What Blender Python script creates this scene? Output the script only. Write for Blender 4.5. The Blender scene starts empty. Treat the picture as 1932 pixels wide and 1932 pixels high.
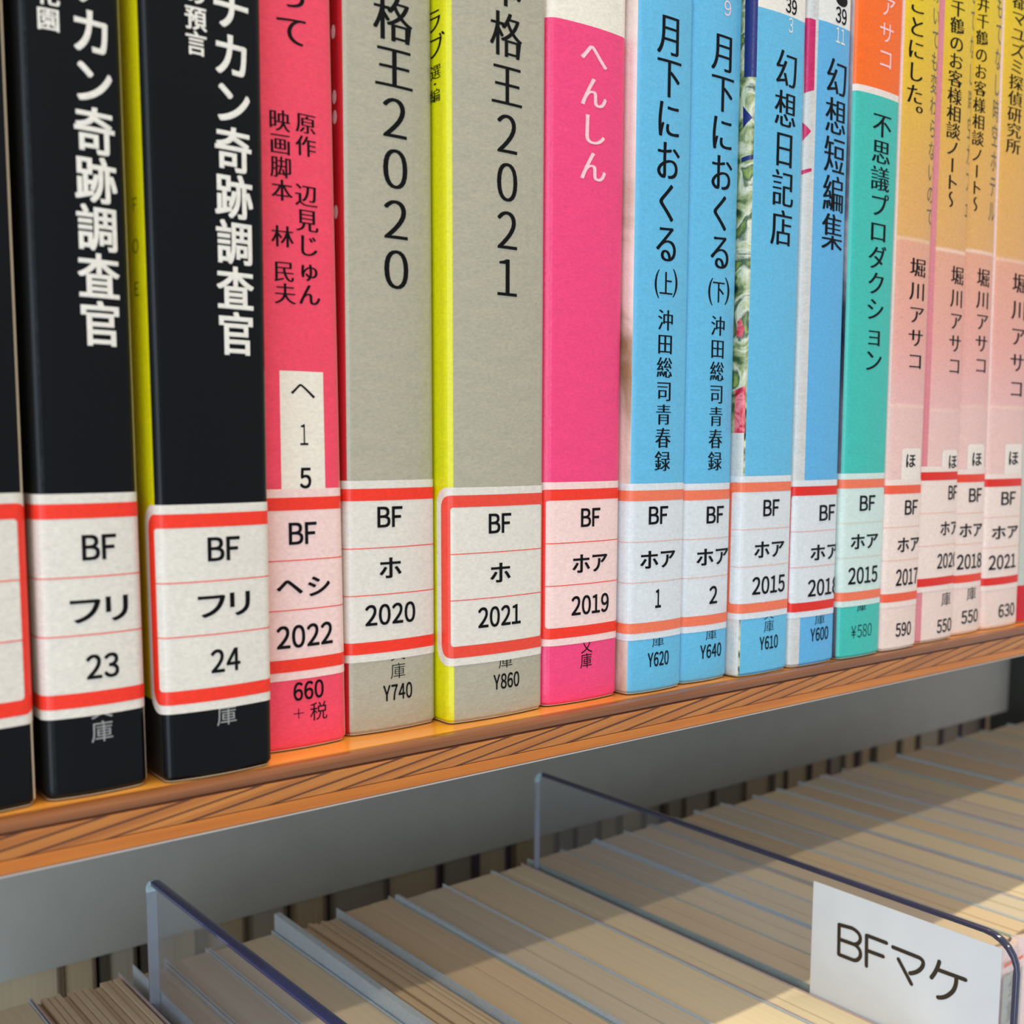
import bpy, bmesh, math, random
import numpy as np
random.seed(7)
# ------------------------------------------------------------------ camera
# The photo's vanishing points fix the lens; x runs along the shelf, y into it, z up.
F = 2150.0
PC = np.array([966.0, 1080.0])
def _vp(x, y):
    d = np.array([x - PC[0], y - PC[1], F]); return d / np.linalg.norm(d)
DX = _vp(3760, 838); DZ = _vp(880, 19500)
DZ = DZ - DX * (DZ @ DX); DZ /= np.linalg.norm(DZ)
UP = -DZ; DY = np.cross(UP, DX)
RT = np.stack([DX, DY, UP], 1)                 # world -> camera (x right, y down, z forward)
CAM = np.array([-0.108601, -0.143608, 0.045290])
def ray(px, py):
    return RT.T @ np.array([px - PC[0], py - PC[1], F])
def hit(px, py, axis, val):
    d = ray(px, py); return CAM + d * ((val - CAM[axis]) / d[axis])

scene = bpy.context.scene
COL = scene.collection
from mathutils import Matrix, Vector
cd = bpy.data.cameras.new('camera'); cam = bpy.data.objects.new('camera', cd); COL.objects.link(cam)
rx, ry_, rz = RT.T @ np.array([1, 0, 0]), RT.T @ np.array([0, -1, 0]), RT.T @ np.array([0, 0, -1])
M = Matrix.Identity(4)
for i in range(3):
    M[i][0], M[i][1], M[i][2], M[i][3] = rx[i], ry_[i], rz[i], CAM[i]
cam.matrix_world = M
cd.sensor_width = 36; cd.lens = 36 * F / 1932
cd.shift_y = (PC[1] - 966) / 1932
cd.clip_start = 0.01; cd.clip_end = 50
cd.dof.use_dof = True; cd.dof.focus_distance = 0.195; cd.dof.aperture_fstop = 30
scene.camera = cam

scene.view_settings.view_transform = 'Standard'
scene.view_settings.look = 'None'
scene.view_settings.exposure = 0.22
scene.view_settings.gamma = 1.0
scene.view_settings.use_curve_mapping = False

# ------------------------------------------------------------------ light
world = bpy.data.worlds.new('world'); scene.world = world; world.use_nodes = True
wb = world.node_tree.nodes['Background']
wb.inputs[0].default_value = (0.95, 0.96, 1.0, 1); wb.inputs[1].default_value = 0.43

def area(name, loc, target, sx, sy, power, col):
    l = bpy.data.lights.new(name, 'AREA'); l.shape = 'RECTANGLE'; l.size = sx; l.size_y = sy
    l.energy = power; l.color = col
    o = bpy.data.objects.new(name, l); COL.objects.link(o); o.location = loc
    d = Vector(target) - Vector(loc)
    o.rotation_euler = d.to_track_quat('-Z', 'Y').to_euler()
    return o
# two ceiling tube lamps running parallel to the shelf, and the window at the left
area('ceiling_tube_lamp', (0.1, -1.40, 1.52), (0.1, 0, 0), 2.6, 0.025, 12, (1.0, 0.88, 0.66))
area('ceiling_tube_lamp', (0.1, -0.245, 1.55), (0.1, 0, 0), 2.6, 0.025, 20, (1.0, 0.88, 0.60))
area('window_light', (-0.95, -0.80, 0.03), (0, 0.10, 0.03), 0.9, 1.2, 9.2, (0.70, 0.86, 1.0))

# ------------------------------------------------------------------ materials
def lin(c):
    return tuple((v / 255 / 12.92) if v / 255 <= 0.04045 else ((v / 255 + 0.055) / 1.055) ** 2.4 for v in c) + (1,)
MATS = {}
def newmat(name):
    m = bpy.data.materials.new(name); m.use_nodes = True
    return m, m.node_tree.nodes, m.node_tree.links, m.node_tree.nodes['Principled BSDF']
def film(m, n, l, b, rough=0.42, coat=0.42, scale=1400, bump=0.22, crough=0.14):
    """clear library film over printed card: fine relief and a coat"""
    b.inputs['Roughness'].default_value = rough
    b.inputs['Coat Weight'].default_value = coat; b.inputs['Specular IOR Level'].default_value = 0.3
    b.inputs['Coat Roughness'].default_value = crough
    tc = n.new('ShaderNodeTexCoord'); mp = n.new('ShaderNodeMapping'); mp.inputs['Scale'].default_value = (1, 1, 1.7)
    l.new(tc.outputs['Object'], mp.inputs[0])
    nz = n.new('ShaderNodeTexNoise'); nz.inputs['Scale'].default_value = scale; nz.inputs['Detail'].default_value = 3
    nz.inputs['Distortion'].default_value = 0.6
    l.new(mp.outputs[0], nz.inputs['Vector'])
    nz2 = n.new('ShaderNodeTexNoise'); nz2.inputs['Scale'].default_value = scale * 0.12
    l.new(mp.outputs[0], nz2.inputs['Vector'])
    ad = n.new('ShaderNodeMath'); ad.operation = 'MULTIPLY_ADD'; ad.inputs[1].default_value = 3.0
    l.new(nz2.outputs[0], ad.inputs[0]); l.new(nz.outputs[0], ad.inputs[2])
    bp = n.new('ShaderNodeBump'); bp.inputs['Strength'].default_value = bump; bp.inputs['Distance'].default_value = 0.0004
    l.new(ad.outputs[0], bp.inputs['Height']); l.new(bp.outputs[0], b.inputs['Normal'])
    l.new(bp.outputs[0], b.inputs['Coat Normal'])
    return tc, nz
def mottled(m, n, l, b, src, nz, amt=0.15):
    mx = n.new('ShaderNodeMix'); mx.data_type = 'RGBA'; mx.blend_type = 'MULTIPLY'; mx.inputs[0].default_value = 1
    rp = n.new('ShaderNodeValToRGB'); rp.color_ramp.elements[0].position = 0.3; rp.color_ramp.elements[1].position = 0.7
    rp.color_ramp.elements[0].color = (1 - amt, 1 - amt, 1 - amt, 1); rp.color_ramp.elements[1].color = (1, 1, 1, 1)
    l.new(nz.outputs[0], rp.inputs[0])
    if isinstance(src, tuple): mx.inputs['A'].default_value = src
    else: l.new(src, mx.inputs['A'])
    l.new(rp.outputs[0], mx.inputs['B']); l.new(mx.outputs['Result'], b.inputs['Base Color'])
def card(name, c, **k):
    if name in MATS: return MATS[name]
    m, n, l, b = newmat(name); tc, nz = film(m, n, l, b, **k); mottled(m, n, l, b, lin(c), nz); MATS[name] = m; return m
def bands(name, stops, const=False, **k):
    """colour printed in bands up the height of the book; stops = (z in mm, colour)"""
    m, n, l, b = newmat(name); tc, nz = film(m, n, l, b, **k)
    sp = n.new('ShaderNodeSeparateXYZ'); l.new(tc.outputs['Object'], sp.inputs[0])
    ml = n.new('ShaderNodeMath'); ml.operation = 'MULTIPLY'; ml.inputs[1].default_value = 1 / 0.16
    l.new(sp.outputs[2], ml.inputs[0])
    rp = n.new('ShaderNodeValToRGB'); cr = rp.color_ramp
    cr.interpolation = 'CONSTANT' if const else 'LINEAR'
    stops = sorted(stops, key=lambda t: t[0])
    while len(cr.elements) < len(stops): cr.elements.new(1.0)
    for e, (z, c) in zip(cr.elements, stops):
        pass
    for i, (z, c) in enumerate(stops): cr.elements[i].position = min(1, max(0, z / 160)) if i else 0.0
    for i, (z, c) in enumerate(stops): cr.elements[i].color = lin(c)
    l.new(ml.outputs[0], rp.inputs[0]); mottled(m, n, l, b, rp.outputs[0], nz)
    return m
def art(name, cols, scale=120, **k):
    """blotchy printed picture"""
    m, n, l, b = newmat(name); tc, nz = film(m, n, l, b, **k)
    t = n.new('ShaderNodeTexNoise'); t.inputs['Scale'].default_value = scale; t.inputs['Detail'].default_value = 5
    t.inputs['Distortion'].default_value = 1.2
    l.new(tc.outputs['Object'], t.inputs['Vector'])
    rp = n.new('ShaderNodeValToRGB'); cr = rp.color_ramp
    while len(cr.elements) < len(cols): cr.elements.new(0.5)
    for i, c in enumerate(cols):
        cr.elements[i].position = 0.32 + 0.36 * i / (len(cols) - 1)
    for i, c in enumerate(cols): cr.elements[i].color = lin(c)
    l.new(t.outputs[0], rp.inputs[0]); l.new(rp.outputs[0], b.inputs['Base Color']); return m
def plain(name, c, rough=0.6, metal=0.0, coat=0.0):
    if name in MATS: return MATS[name]
    m, n, l, b = newmat(name)
    b.inputs['Roughness'].default_value = rough; b.inputs['Metallic'].default_value = metal
    b.inputs['Coat Weight'].default_value = coat
    tc = n.new('ShaderNodeTexCoord'); nz = n.new('ShaderNodeTexNoise'); nz.inputs['Scale'].default_value = 90
    l.new(tc.outputs['Object'], nz.inputs['Vector']); mottled(m, n, l, b, lin(c), nz, 0.06)
    MATS[name] = m; return m

INK = card('black_ink', (8, 8, 12), bump=0.03, coat=0.08)
INK.node_tree.nodes['Principled BSDF'].inputs['Specular IOR Level'].default_value = 0.12
WHITEINK = card('white_ink', (238, 232, 222), bump=0.04, coat=0.3)
GREYINK = card('grey_ink', (150, 152, 150), bump=0.04)
SOFTINK = card('brown_grey_ink', (92, 88, 70), bump=0.04)
PINKINK = card('pale_pink_ink', (255, 205, 212), bump=0.04)
CREAM = plain('cream_card_edge', (245, 226, 196))
PAPER = None
def page_mat(name, c1, c2, sx=900):
    m, n, l, b = newmat(name); b.inputs['Roughness'].default_value = 0.85
    tc = n.new('ShaderNodeTexCoord'); mp = n.new('ShaderNodeMapping'); mp.inputs['Scale'].default_value = (sx, 2.5, 6)
    l.new(tc.outputs['Object'], mp.inputs[0])
    nz = n.new('ShaderNodeTexNoise'); nz.inputs['Scale'].default_value = 1.0; nz.inputs['Detail'].default_value = 4
    l.new(mp.outputs[0], nz.inputs['Vector'])
    rp = n.new('ShaderNodeValToRGB'); rp.color_ramp.elements[0].position = 0.3; rp.color_ramp.elements[1].position = 0.7
    rp.color_ramp.elements[0].color = lin(c1); rp.color_ramp.elements[1].color = lin(c2)
    l.new(nz.outputs[0], rp.inputs[0]); l.new(rp.outputs[0], b.inputs['Base Color'])
    bp = n.new('ShaderNodeBump'); bp.inputs['Strength'].default_value = 0.12; bp.inputs['Distance'].default_value = 0.0002
    l.new(nz.outputs[0], bp.inputs['Height']); l.new(bp.outputs[0], b.inputs['Normal'])
    return m
PAGES = page_mat('cut_page_edges', (222, 204, 172), (228, 211, 180))
PAGES2 = page_mat('greyer_page_edges', (208, 194, 172), (216, 202, 180))
PAGES3 = page_mat('browner_page_edges', (214, 190, 158), (221, 198, 166))

# ------------------------------------------------------------------ mesh helpers
def mesh_obj(name, verts, faces, mats, parent=None, fm=None, smooth=False):
    me = bpy.data.meshes.new(name); me.from_pydata([tuple(map(float, v)) for v in verts], [], faces)
    for m in (mats if isinstance(mats, (list, tuple)) else [mats]): me.materials.append(m)
    if fm: me.polygons.foreach_set('material_index', fm)
    if smooth: me.polygons.foreach_set('use_smooth', [True] * len(me.polygons))
    me.update()
    o = bpy.data.objects.new(name, me); COL.objects.link(o); o.parent = parent
    return o
def box(name, x0, x1, y0, y1, z0, z1, mat, parent=None, bevel=0.0):
    v = [(x, y, z) for x in (x0, x1) for y in (y0, y1) for z in (z0, z1)]
    f = [(0, 1, 3, 2), (4, 6, 7, 5), (0, 4, 5, 1), (2, 3, 7, 6), (0, 2, 6, 4), (1, 5, 7, 3)]
    o = mesh_obj(name, v, f, mat, parent)
    if bevel:
        bm = bmesh.new(); bm.from_mesh(o.data)
        bmesh.ops.bevel(bm, geom=bm.edges[:], offset=bevel, segments=2, affect='EDGES', profile=0.5)
        bm.to_mesh(o.data); bm.free()
    return o
def tag(o, label, cat, group=None):
    o['label'] = label; o['category'] = cat
    if group: o['group'] = group
    return o
def thing(name, loc, label, cat, group=None):
    o = bpy.data.objects.new(name, None); o.empty_display_size = 0.01; COL.objects.link(o); o.location = loc
    return tag(o, label, cat, group)

# ------------------------------------------------------------------ glyphs
_G = {}
def glyph(ch, off=0.0):
    k = (ch, off)
    if k not in _G:
        cu = bpy.data.curves.new('g', 'FONT'); cu.body = ch; cu.size = 1; cu.offset = off; cu.resolution_u = 5
        o = bpy.data.objects.new('g', cu); COL.objects.link(o)
        dg = bpy.context.evaluated_depsgraph_get(); me = o.evaluated_get(dg).to_mesh()
        v = np.array([p.co[:2] for p in me.vertices]) if len(me.vertices) else np.zeros((0, 2))
        f = [tuple(p.vertices) for p in me.polygons]
        o.evaluated_get(dg).to_mesh_clear()
        bpy.data.objects.remove(o); bpy.data.curves.remove(cu)
        _G[k] = (v, f)
    return _G[k]
# each style: copies of the glyph as (outline offset, dx, dy), laid one just above the other
STY = {'reg': [(0.0, 0.0, 0.0)], 'bold': [(0.004, -0.020, -0.011), (0.004, 0.020, -0.011), (0.004, -0.020, 0.011), (0.004, 0.020, 0.011)],
       'semi': [(0.006, -0.016, 0.008), (0.006, 0.016, 0.008), (0.006, 0.016, -0.008), (0.006, -0.016, -0.008)],
       'min': [(-0.008, -0.024, 0), (-0.008, 0.0, 0), (-0.008, 0.024, 0)], 'thin': [(-0.006, 0, 0)]}
def wide(ch):
    return chr(ord(ch) + 0xFEE0) if ch.isascii() and ch not in ' ()' else ch
ROT = 'ー〜'
class Ink:
    """2-D print: vertices in (s, z) plus a layer"""
    def __init__(s): s.v = []; s.f = []
    def add(s, v, f):
        n = len(s.v); s.v += [tuple(p) for p in v]; s.f += [tuple(i + n for i in q) for q in f]
    def em(s, ch, cx, cz, w, h, sty='reg'):
        for k, (off, dx, dy) in enumerate(STY[sty]):
            v, f = glyph(wide(ch), off)
            if not len(v): continue
            p = (v - np.array([0.5, 0.38])) if ch not in '0123456789' else (v - (v.min(0) + v.max(0)) / 2) * np.array([1.3, 1.28])
            if ch in ROT: p = np.stack([p[:, 1] if ch == 'ー' else -p[:, 1], -p[:, 0]], 1)
            s.add([(cx + (a + dx) * w, cz + (b + dy) * h, k) for a, b in p], f)
    def fit(s, st, s0, s1, z0, z1, sty='semi'):
        for k, (off, dx, dy) in enumerate(STY[sty]):
            V = []; Fc = []; x = 0.0
            for ch in st:
                v, f = glyph(wide(ch), off); v = v.copy(); v[:, 0] -= v[:, 0].min()
                v += np.array([x + dx, dy]); x = v[:, 0].max() - dx + (0.11 if wide(ch) != ch else 0.16)
                Fc += [tuple(i + len(V) for i in q) for q in f]; V += list(v)
            V = np.array(V)
            a, b = V.min(0) - (dx, dy), V.max(0) - (dx, dy); sc = np.array([(s1 - s0), (z1 - z0)]) / (b - a)
            P = (V - a) * sc + np.array([s0, z0]); s.add([(p[0], p[1], k) for p in P], Fc)
def rrect(s0, s1, z0, z1, r, n=6):
    out = []
    for cx, cz, a0 in ((s1 - r, z1 - r, 0), (s0 + r, z1 - r, 90), (s0 + r, z0 + r, 180), (s1 - r, z0 + r, 270)):
        for i in range(n + 1):
            a = math.radians(a0 + 90 * i / n); out.append((cx + r * math.cos(a), cz + r * math.sin(a)))
    return out

# ------------------------------------------------------------------ books
HB = 0.152
class Book:
    """a paperback standing on z0; (xl, xr) walls may lean with height"""
    def __init__(b, xl, xlt, xr, xrt, yf, label, mats, z0=0.0, depth=0.105, height=HB, bulge=0.0008, rr=0.0012, name='paperback_book', group=None, cb=None, cbr=None, pages=None, ref=0.1):
        # xl / xlt = left wall at z=0 and at z=ref
        b.xl, b.kl, b.xr, b.kr, b.yf, b.z0 = xl, (xlt - xl) / ref, xr, (xrt - xr) / ref, yf, z0
        b.W = (xr + xrt) / 2 - (xl + xlt) / 2
        b.org = np.array([(xl + xr) / 2, yf, z0])
        b.root = thing(name, tuple(b.org), label, 'book', group)
        W, rr = b.W, min(rr, b.W * 0.3)
        xs = [rr * (1 - math.cos(math.radians(a))) for a in (0, 18, 36, 54, 72, 90)]
        xs = xs + [rr + (W - 2 * rr) * i / 9 for i in range(1, 9)] + [W - x for x in reversed(xs)]
        def prof(x):
            u = abs(x - W / 2); y = bulge * (u / (W / 2)) ** 2
            e = max(0, u - (W / 2 - rr)) / rr; return y + rr * (1 - math.sqrt(max(0, 1 - e * e)))
        pts = [(0, depth), (0, 0.03)] + [(x, prof(x)) for x in xs] + [(W, 0.03), (W, depth)]
        if cb: # colour boundary
            i = next(k for k, p in enumerate(pts) if p[0] > cb and k > 1)
            pts.insert(i, (cb, prof(cb)))
        if cbr:
            i = next(k for k, p in enumerate(pts) if p[0] > W - cbr and k > 1)
            pts.insert(i, (W - cbr, prof(W - cbr)))
        b.pts = np.array(pts)
        d = np.linalg.norm(np.diff(b.pts, axis=0), axis=1); S = np.concatenate([[0], np.cumsum(d)])
        mid = np.interp(W / 2, b.pts[2:-2, 0], S[2:-2]); b.S = S - mid
        t = np.diff(b.pts, axis=0); t /= np.linalg.norm(t, axis=1)[:, None]
        nn = np.stack([t[:, 1], -t[:, 0]], 1)                # outward normals (to -x on left, -y front)
        b.N = np.array([nn[0]] + [(nn[i] + nn[i + 1]) / np.linalg.norm(nn[i] + nn[i + 1]) for i in range(len(nn) - 1)] + [nn[-1]])
        b.h = height
        # cover
        n = len(pts); th = 0.00035
        V = []; Fc = []; FM = []
        zl = [0.0, 0.0006, height * 0.33, height * 0.66, height]
        for k, z in enumerate(zl):
            o_ = -0.0004 if k == 0 else 0.0
            V += [b.w3(b.pts[i] + b.N[i] * o_, z) for i in range(n)]
        for z in (0.0, height): V += [b.w3(b.pts[i] - b.N[i] * th, z) for i in range(n)]
        for k in range(4):
            for i in range(n - 1):
                Fc.append((k * n + i, k * n + i + 1, (k + 1) * n + i + 1, (k + 1) * n + i))
                xm = (b.pts[i][0] + b.pts[i + 1][0]) / 2; ym = (b.pts[i][1] + b.pts[i + 1][1]) / 2
                side = 0 if (xm <= (cb or rr * 0.5) and i < n // 2) else (2 if (xm >= W - (cbr if cbr else 0.00001) and i > n // 2) else 1)
                FM.append(side)
        for i in range(n - 1):
            Fc.append((5 * n + i, 5 * n + i + 1, i + 1, i)); FM.append(3)
            Fc.append((4 * n + i, 4 * n + i + 1, 6 * n + i + 1, 6 * n + i)); FM.append(3)
            Fc.append((6 * n + i, 6 * n + i + 1, 5 * n + i + 1, 5 * n + i)); FM.append(3)
        ms = [mats[0], mats[1], mats[2] if len(mats) > 2 else mats[0], CREAM]
        mesh_obj('cover', V, Fc, ms, b.root, FM)
        # pages
        g = 0.0006
        V = [b.w3((x, y), z) for z in (0.0004, height - 0.001) for x, y in ((g, depth - 0.001), (g, 0.0035), (W * 0.25, 0.0019), (W * 0.75, 0.0019), (W - g, 0.0035), (W - g, depth - 0.001))]
        Fp = [tuple(range(5, -1, -1)), tuple(range(6, 12))] + [(i, (i + 1) % 6, (i + 1) % 6 + 6, i + 6) for i in range(6)]
        mesh_obj('page_block', V, Fp, pages or PAGES, b.root)
    def w3(b, p, z):
        zz = z + b.z0; xl = b.xl + b.kl * z; xr = b.xr + b.kr * z
        return np.array([xl + p[0] * (xr - xl) / b.W, b.yf + p[1], zz]) - b.org
    def wsz(b, s, z, off):
        i = int(np.searchsorted(b.S, s)) ; i = min(max(i, 1), len(b.S) - 1)
        t = (s - b.S[i - 1]) / (b.S[i] - b.S[i - 1])
        p = b.pts[i - 1] * (1 - t) + b.pts[i] * t; nn = b.N[i - 1] * (1 - t) + b.N[i] * t
        return b.w3(p + nn * off, z)
    def un(b, px, py):
        """pixel of the photo -> (s, z) on this book's wrapped cover"""
        d = ray(px, py); z = 0.06
        for _ in range(6):
            k = (b.W) / ((b.xr + b.kr * z) - (b.xl + b.kl * z)); xl = b.xl + b.kl * z
            best = None
            for i in range(len(b.pts) - 1):
                p, q = b.pts[i], b.pts[i + 1]
                a = np.array([xl + p[0] / k, b.yf + p[1]]); c = np.array([xl + q[0] / k, b.yf + q[1]])
                A = np.array([[d[0], -(c - a)[0]], [d[1], -(c - a)[1]]])
                if abs(np.linalg.det(A)) < 1e-14: continue
                t, u = np.linalg.solve(A, a - CAM[:2])
                if -1e-6 <= u <= 1 + 1e-6 and t > 0 and (best is None or t < best[0]): best = (t, b.S[i] + u * (b.S[i + 1] - b.S[i]))
            if best is None:
                t = (b.yf - CAM[1]) / d[1]; x = CAM[0] + d[0] * t - xl
                best = (t, (x - b.W / 2) + (0.0 if abs(x) < 1 else 0))
            z = CAM[2] + d[2] * best[0] - b.z0
        return best[1], z
    def lay(b, name, ink, off, mat, parent=None):
        bm = bmesh.new()
        vs = [bm.verts.new((q[0], q[1], q[2] * 1e-5 if len(q) > 2 else 0)) for q in ink.v]
        for f in ink.f:
            try: bm.faces.new([vs[i] for i in f])
            except ValueError: pass
        if not ink.v: bm.free(); return None
        lo = min(q[0] for q in ink.v); hi = max(q[0] for q in ink.v)
        for s in b.S:
            if lo + 1e-6 < s < hi - 1e-6:
                bmesh.ops.bisect_plane(bm, geom=bm.verts[:] + bm.edges[:] + bm.faces[:], plane_co=(s, 0, 0), plane_no=(1, 0, 0), dist=1e-9)
        for v in bm.verts: v.co = b.wsz(v.co.x, v.co.y, off + v.co.z)
        bmesh.ops.triangulate(bm, faces=[f for f in bm.faces if len(f.verts) > 4])
        me = bpy.data.meshes.new(name); bm.to_mesh(me); bm.free(); me.materials.append(mat)
        o = bpy.data.objects.new(name, me); COL.objects.link(o); o.parent = parent or b.root
        return o
    def column(b, ink, st, x0, y0, x1, y1, w, h, sty='min'):
        """vertical writing: pixel centres of the first and last character, em size in pixels"""
        a = np.array(b.un(x0, y0)); c = np.array(b.un(x1, y1)); n = len(st)
        mx, my = (x0 + x1) / 2, (y0 + y1) / 2
        ws = (b.un(mx + w / 2, my)[0] - b.un(mx - w / 2, my)[0]); hs = b.un(mx, my - h / 2)[1] - b.un(mx, my + h / 2)[1]
        for i, ch in enumerate(st):
            t = i / (n - 1) if n > 1 else 0; p = a * (1 - t) + c * t
            if ch != ' ': ink.em(ch, p[0], p[1], ws, hs, sty)
    def row(b, ink, st, x0, x1, ym, h=0.0031, sty='semi'):
        s0, z = b.un(x0, ym); s1, _ = b.un(x1, ym); zc = b.un((x0 + x1) / 2, ym)[1]
        ink.fit(st, s0, s1, zc - h / 2, zc + h / 2, sty)
    def title(b, cols, mat, sty='min', name='printed_title', off=0.00004):
        ink = Ink()
        for c in cols: b.column(ink, *c, **({} if len(c) > 7 else {'sty': sty}))
        return b.lay(name, ink, off, mat)
    def call_label(b, px, top, bot, rows, paper, red, cxpx, line=None, wid=0.0245, sc=None):
        """library call-number sticker, wrapped over the spine. px = where top and bottom were measured"""
        z1 = b.un(px, top)[1]; z0 = b.un(px, bot)[1]; sc = b.un(cxpx, (top + bot) / 2)[0] if sc is None else sc
        s0, s1 = sc - wid / 2, sc + wid / 2
        pr = Ink(); pts = rrect(s0, s1, z0, z1, 0.0026); pr.add(pts, [tuple(range(len(pts)))])
        lab = b.lay('call_number_label', pr, 0.00006, paper)
        H = z1 - z0; mw, mr = H * 0.044, H * 0.066
        bd = Ink()
        o_ = rrect(s0 + mw, s1 - mw, z0 + mw, z1 - mw, 0.002); i_ = rrect(s0 + mw + mr, s1 - mw - mr, z0 + mw + mr, z1 - mw - mr, 0.0005)
        n = len(o_); bd.add(o_ + i_, [(i, (i + 1) % n, (i + 1) % n + n, i + n) for i in range(n)])
        b.lay('red_border', bd, 0.0001, red, lab)
        ln = Ink()
        for f in (1 / 3, 2 / 3):
            z = z0 + mw + mr + (H - 2 * mw - 2 * mr) * f; a, c = s0 + mw + mr, s1 - mw - mr
            ln.add([(a, z - 0.00007), (c, z - 0.00007), (c, z + 0.00007), (a, z + 0.00007)], [(0, 1, 2, 3)])
        b.lay('dividing_lines', ln, 0.0001, line or red, lab)
        tx = Ink()
        for r in rows: b.row(tx, *r)
        b.lay('call_number_text', tx, 0.00012, INK, lab)
        return lab

# walls (x in mm at z = 0 and where the frame's top edge meets them) read off the photograph
def wall(pb, y, pt):
    h0 = hit(pb[0], pb[1], 1, y); ht = hit(pt[0], pt[1], 1, y)
    k = (ht[0] - h0[0]) / (ht[2] - h0[2]); x0 = h0[0] - k * h0[2]
    return x0, x0 + k * 0.1
W_ = {}
def W(name, pb, pt, y): W_[name] = wall(pb, y, pt)
W('b0', (70, 1500), (7, 0), 0.001); W('b23', (281, 1478), (227, 0), 0.0012); W('b24', (514, 1440), (492, 0), 0.000)
W('r22', (651, 1380), (620, 0), 0.0062); W('g20', (819, 1355), (811, 0), 0.0068); W('g21', (1019, 1330), (1027, 0), 0.0036)
W('k19', (1160, 1300), (1180, 0), 0.004); W('c1', (1283, 1290), (1308, 0), 0.0016); W('c2', (1373, 1270), (1406, 0), 0.0016)
W('c3', (1480, 1258), (1519, 0), 0.0003); W('c4', (1571, 1240), (1607, 0), -0.0003); W('t', (1658, 1225), (1705, 0), -0.001)
W('p1', (1727, 1205), (1774, 0), -0.0008); W('p2', (1795, 1198), (1840, 0), 0.0003); W('p3', (1849, 1182), (1894, 0), 0.0012)
W('p4', (1919, 1170), (1965, 0), 0.0012)
G = 'paperbacks on the wooden shelf'
def mk(name, left, gap, yf, label, mats, group=G, cbpx=None, **k):
    l0, l1 = W_[left]; r0, r1 = W_[name]
    if cbpx is not None:
        k['cb'] = hit(cbpx[0], cbpx[1], 1, yf + 0.0006)[0] - (l0 + gap)
        k['cb'] = max(0.0001, k['cb'])
    return Book(l0 + gap, l1 + gap, r0, r1, yf, label, mats, group=group, **k)
LP = plain('label_paper', (226, 220, 208)); RED = plain('label_red', (244, 50, 28), 0.5)
def lp(name, c): return card(name, c, bump=0.05, coat=0.35, rough=0.5, crough=0.25)
LP_W = lp('label_paper_white', (226, 219, 208)); LP_P = lp('label_paper_over_pink', (246, 212, 206)); LP_C = lp('label_paper_over_blue', (218, 222, 226))
LP_T = lp('label_paper_over_teal', (208, 226, 220)); LP_K = lp('label_paper_over_pale_pink', (240, 218, 208))
RED = lp('label_red_print', (245, 52, 30)); RED2 = lp('label_red_deeper', (226, 36, 24)); ORA = lp('label_red_faded', (240, 118, 84)); ORB = lp('label_red_half_faded', (240, 92, 60))
LN2 = lp('label_line_faded', (232, 176, 158))
GREY = card('khaki_grey_cover', (176, 170, 150), bump=0.16)
BLK = card('glossy_black_cover', (4, 8, 13), coat=0.22, rough=0.35, crough=0.10, bump=0.05)
YEL = card('acid_yellow_cover', (222, 222, 4), bump=0.06)
G_ = 0.00018

def end_black(sa):  # yellow cover with a black foot
    return bands('yellow_cover_black_foot', [(0, (14, 14, 14)), (10.5, (214, 206, 0))], const=True)
BLK.node_tree.nodes['Principled BSDF'].inputs['Specular IOR Level'].default_value = 0.12
# --- black volumes
b0 = Book(W_['b0'][0] - 0.018, W_['b0'][1] - 0.018, *W_['b0'], 0.0, 'black paperback cut off by the left edge of the photo', [BLK, BLK], group=G, cbr=0.0004)
b0.root.children[0].data.materials[2] = CREAM
b0.call_label(20, 930, 1372, [], LP_W, RED, 0, sc=-0.0012)
b23 = mk('b23', 'b0', 0.0011, 0.0002, 'black paperback with white title and call number ending in 23', [BLK, BLK, CREAM], cbr=0.0003)
b23.title([('チカン奇跡調査官', 170, -34, 190, 611, 80, 92)], WHITEINK, 'bold')
b23.title([('花園', 90, -12, 91, 36, 46, 46)], WHITEINK, 'semi', 'printed_subtitle')
b23.title([('文庫', 192, 1335, 193, 1379, 44, 43)], GREYINK, 'reg', 'publisher_mark')
b23.call_label(160, 931, 1352, [('BF', 155, 218, 1032), ('フリ', 133, 240, 1150), ('23', 163, 223, 1256)], LP_W, RED, 169)
b24 = mk('b24', 'b23', 0.0016, -0.0012, 'black paperback with yellow front cover and call number ending in 24', [end_black(0), BLK, CREAM], cbpx=(293, 900), cbr=0.0002)
b24.title([('チカン奇跡調査官', 436, 15, 446, 630, 72, 88)], WHITEINK, 'bold')
b24.title([('の預言', 368, -14, 370, 82, 42, 48)], WHITEINK, 'semi', 'printed_subtitle')
b24.title([('文庫', 428, 1303, 428, 1349, 40, 40)], GREYINK, 'reg', 'publisher_mark')
b24.call_label(420, 950, 1336, [('BF', 392, 451, 1035), ('フリ', 374, 470, 1141), ('24', 398, 452, 1245)], LP_W, RED, 424)
b24.title([('F', 254, 386, 254, 386, 16, 36), ('O', 256, 464, 256, 464, 16, 36), ('E', 258, 545, 258, 545, 16, 36)], card('dark_olive_ink', (60, 62, 0)), 'thin', 'front_cover_text')
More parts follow.
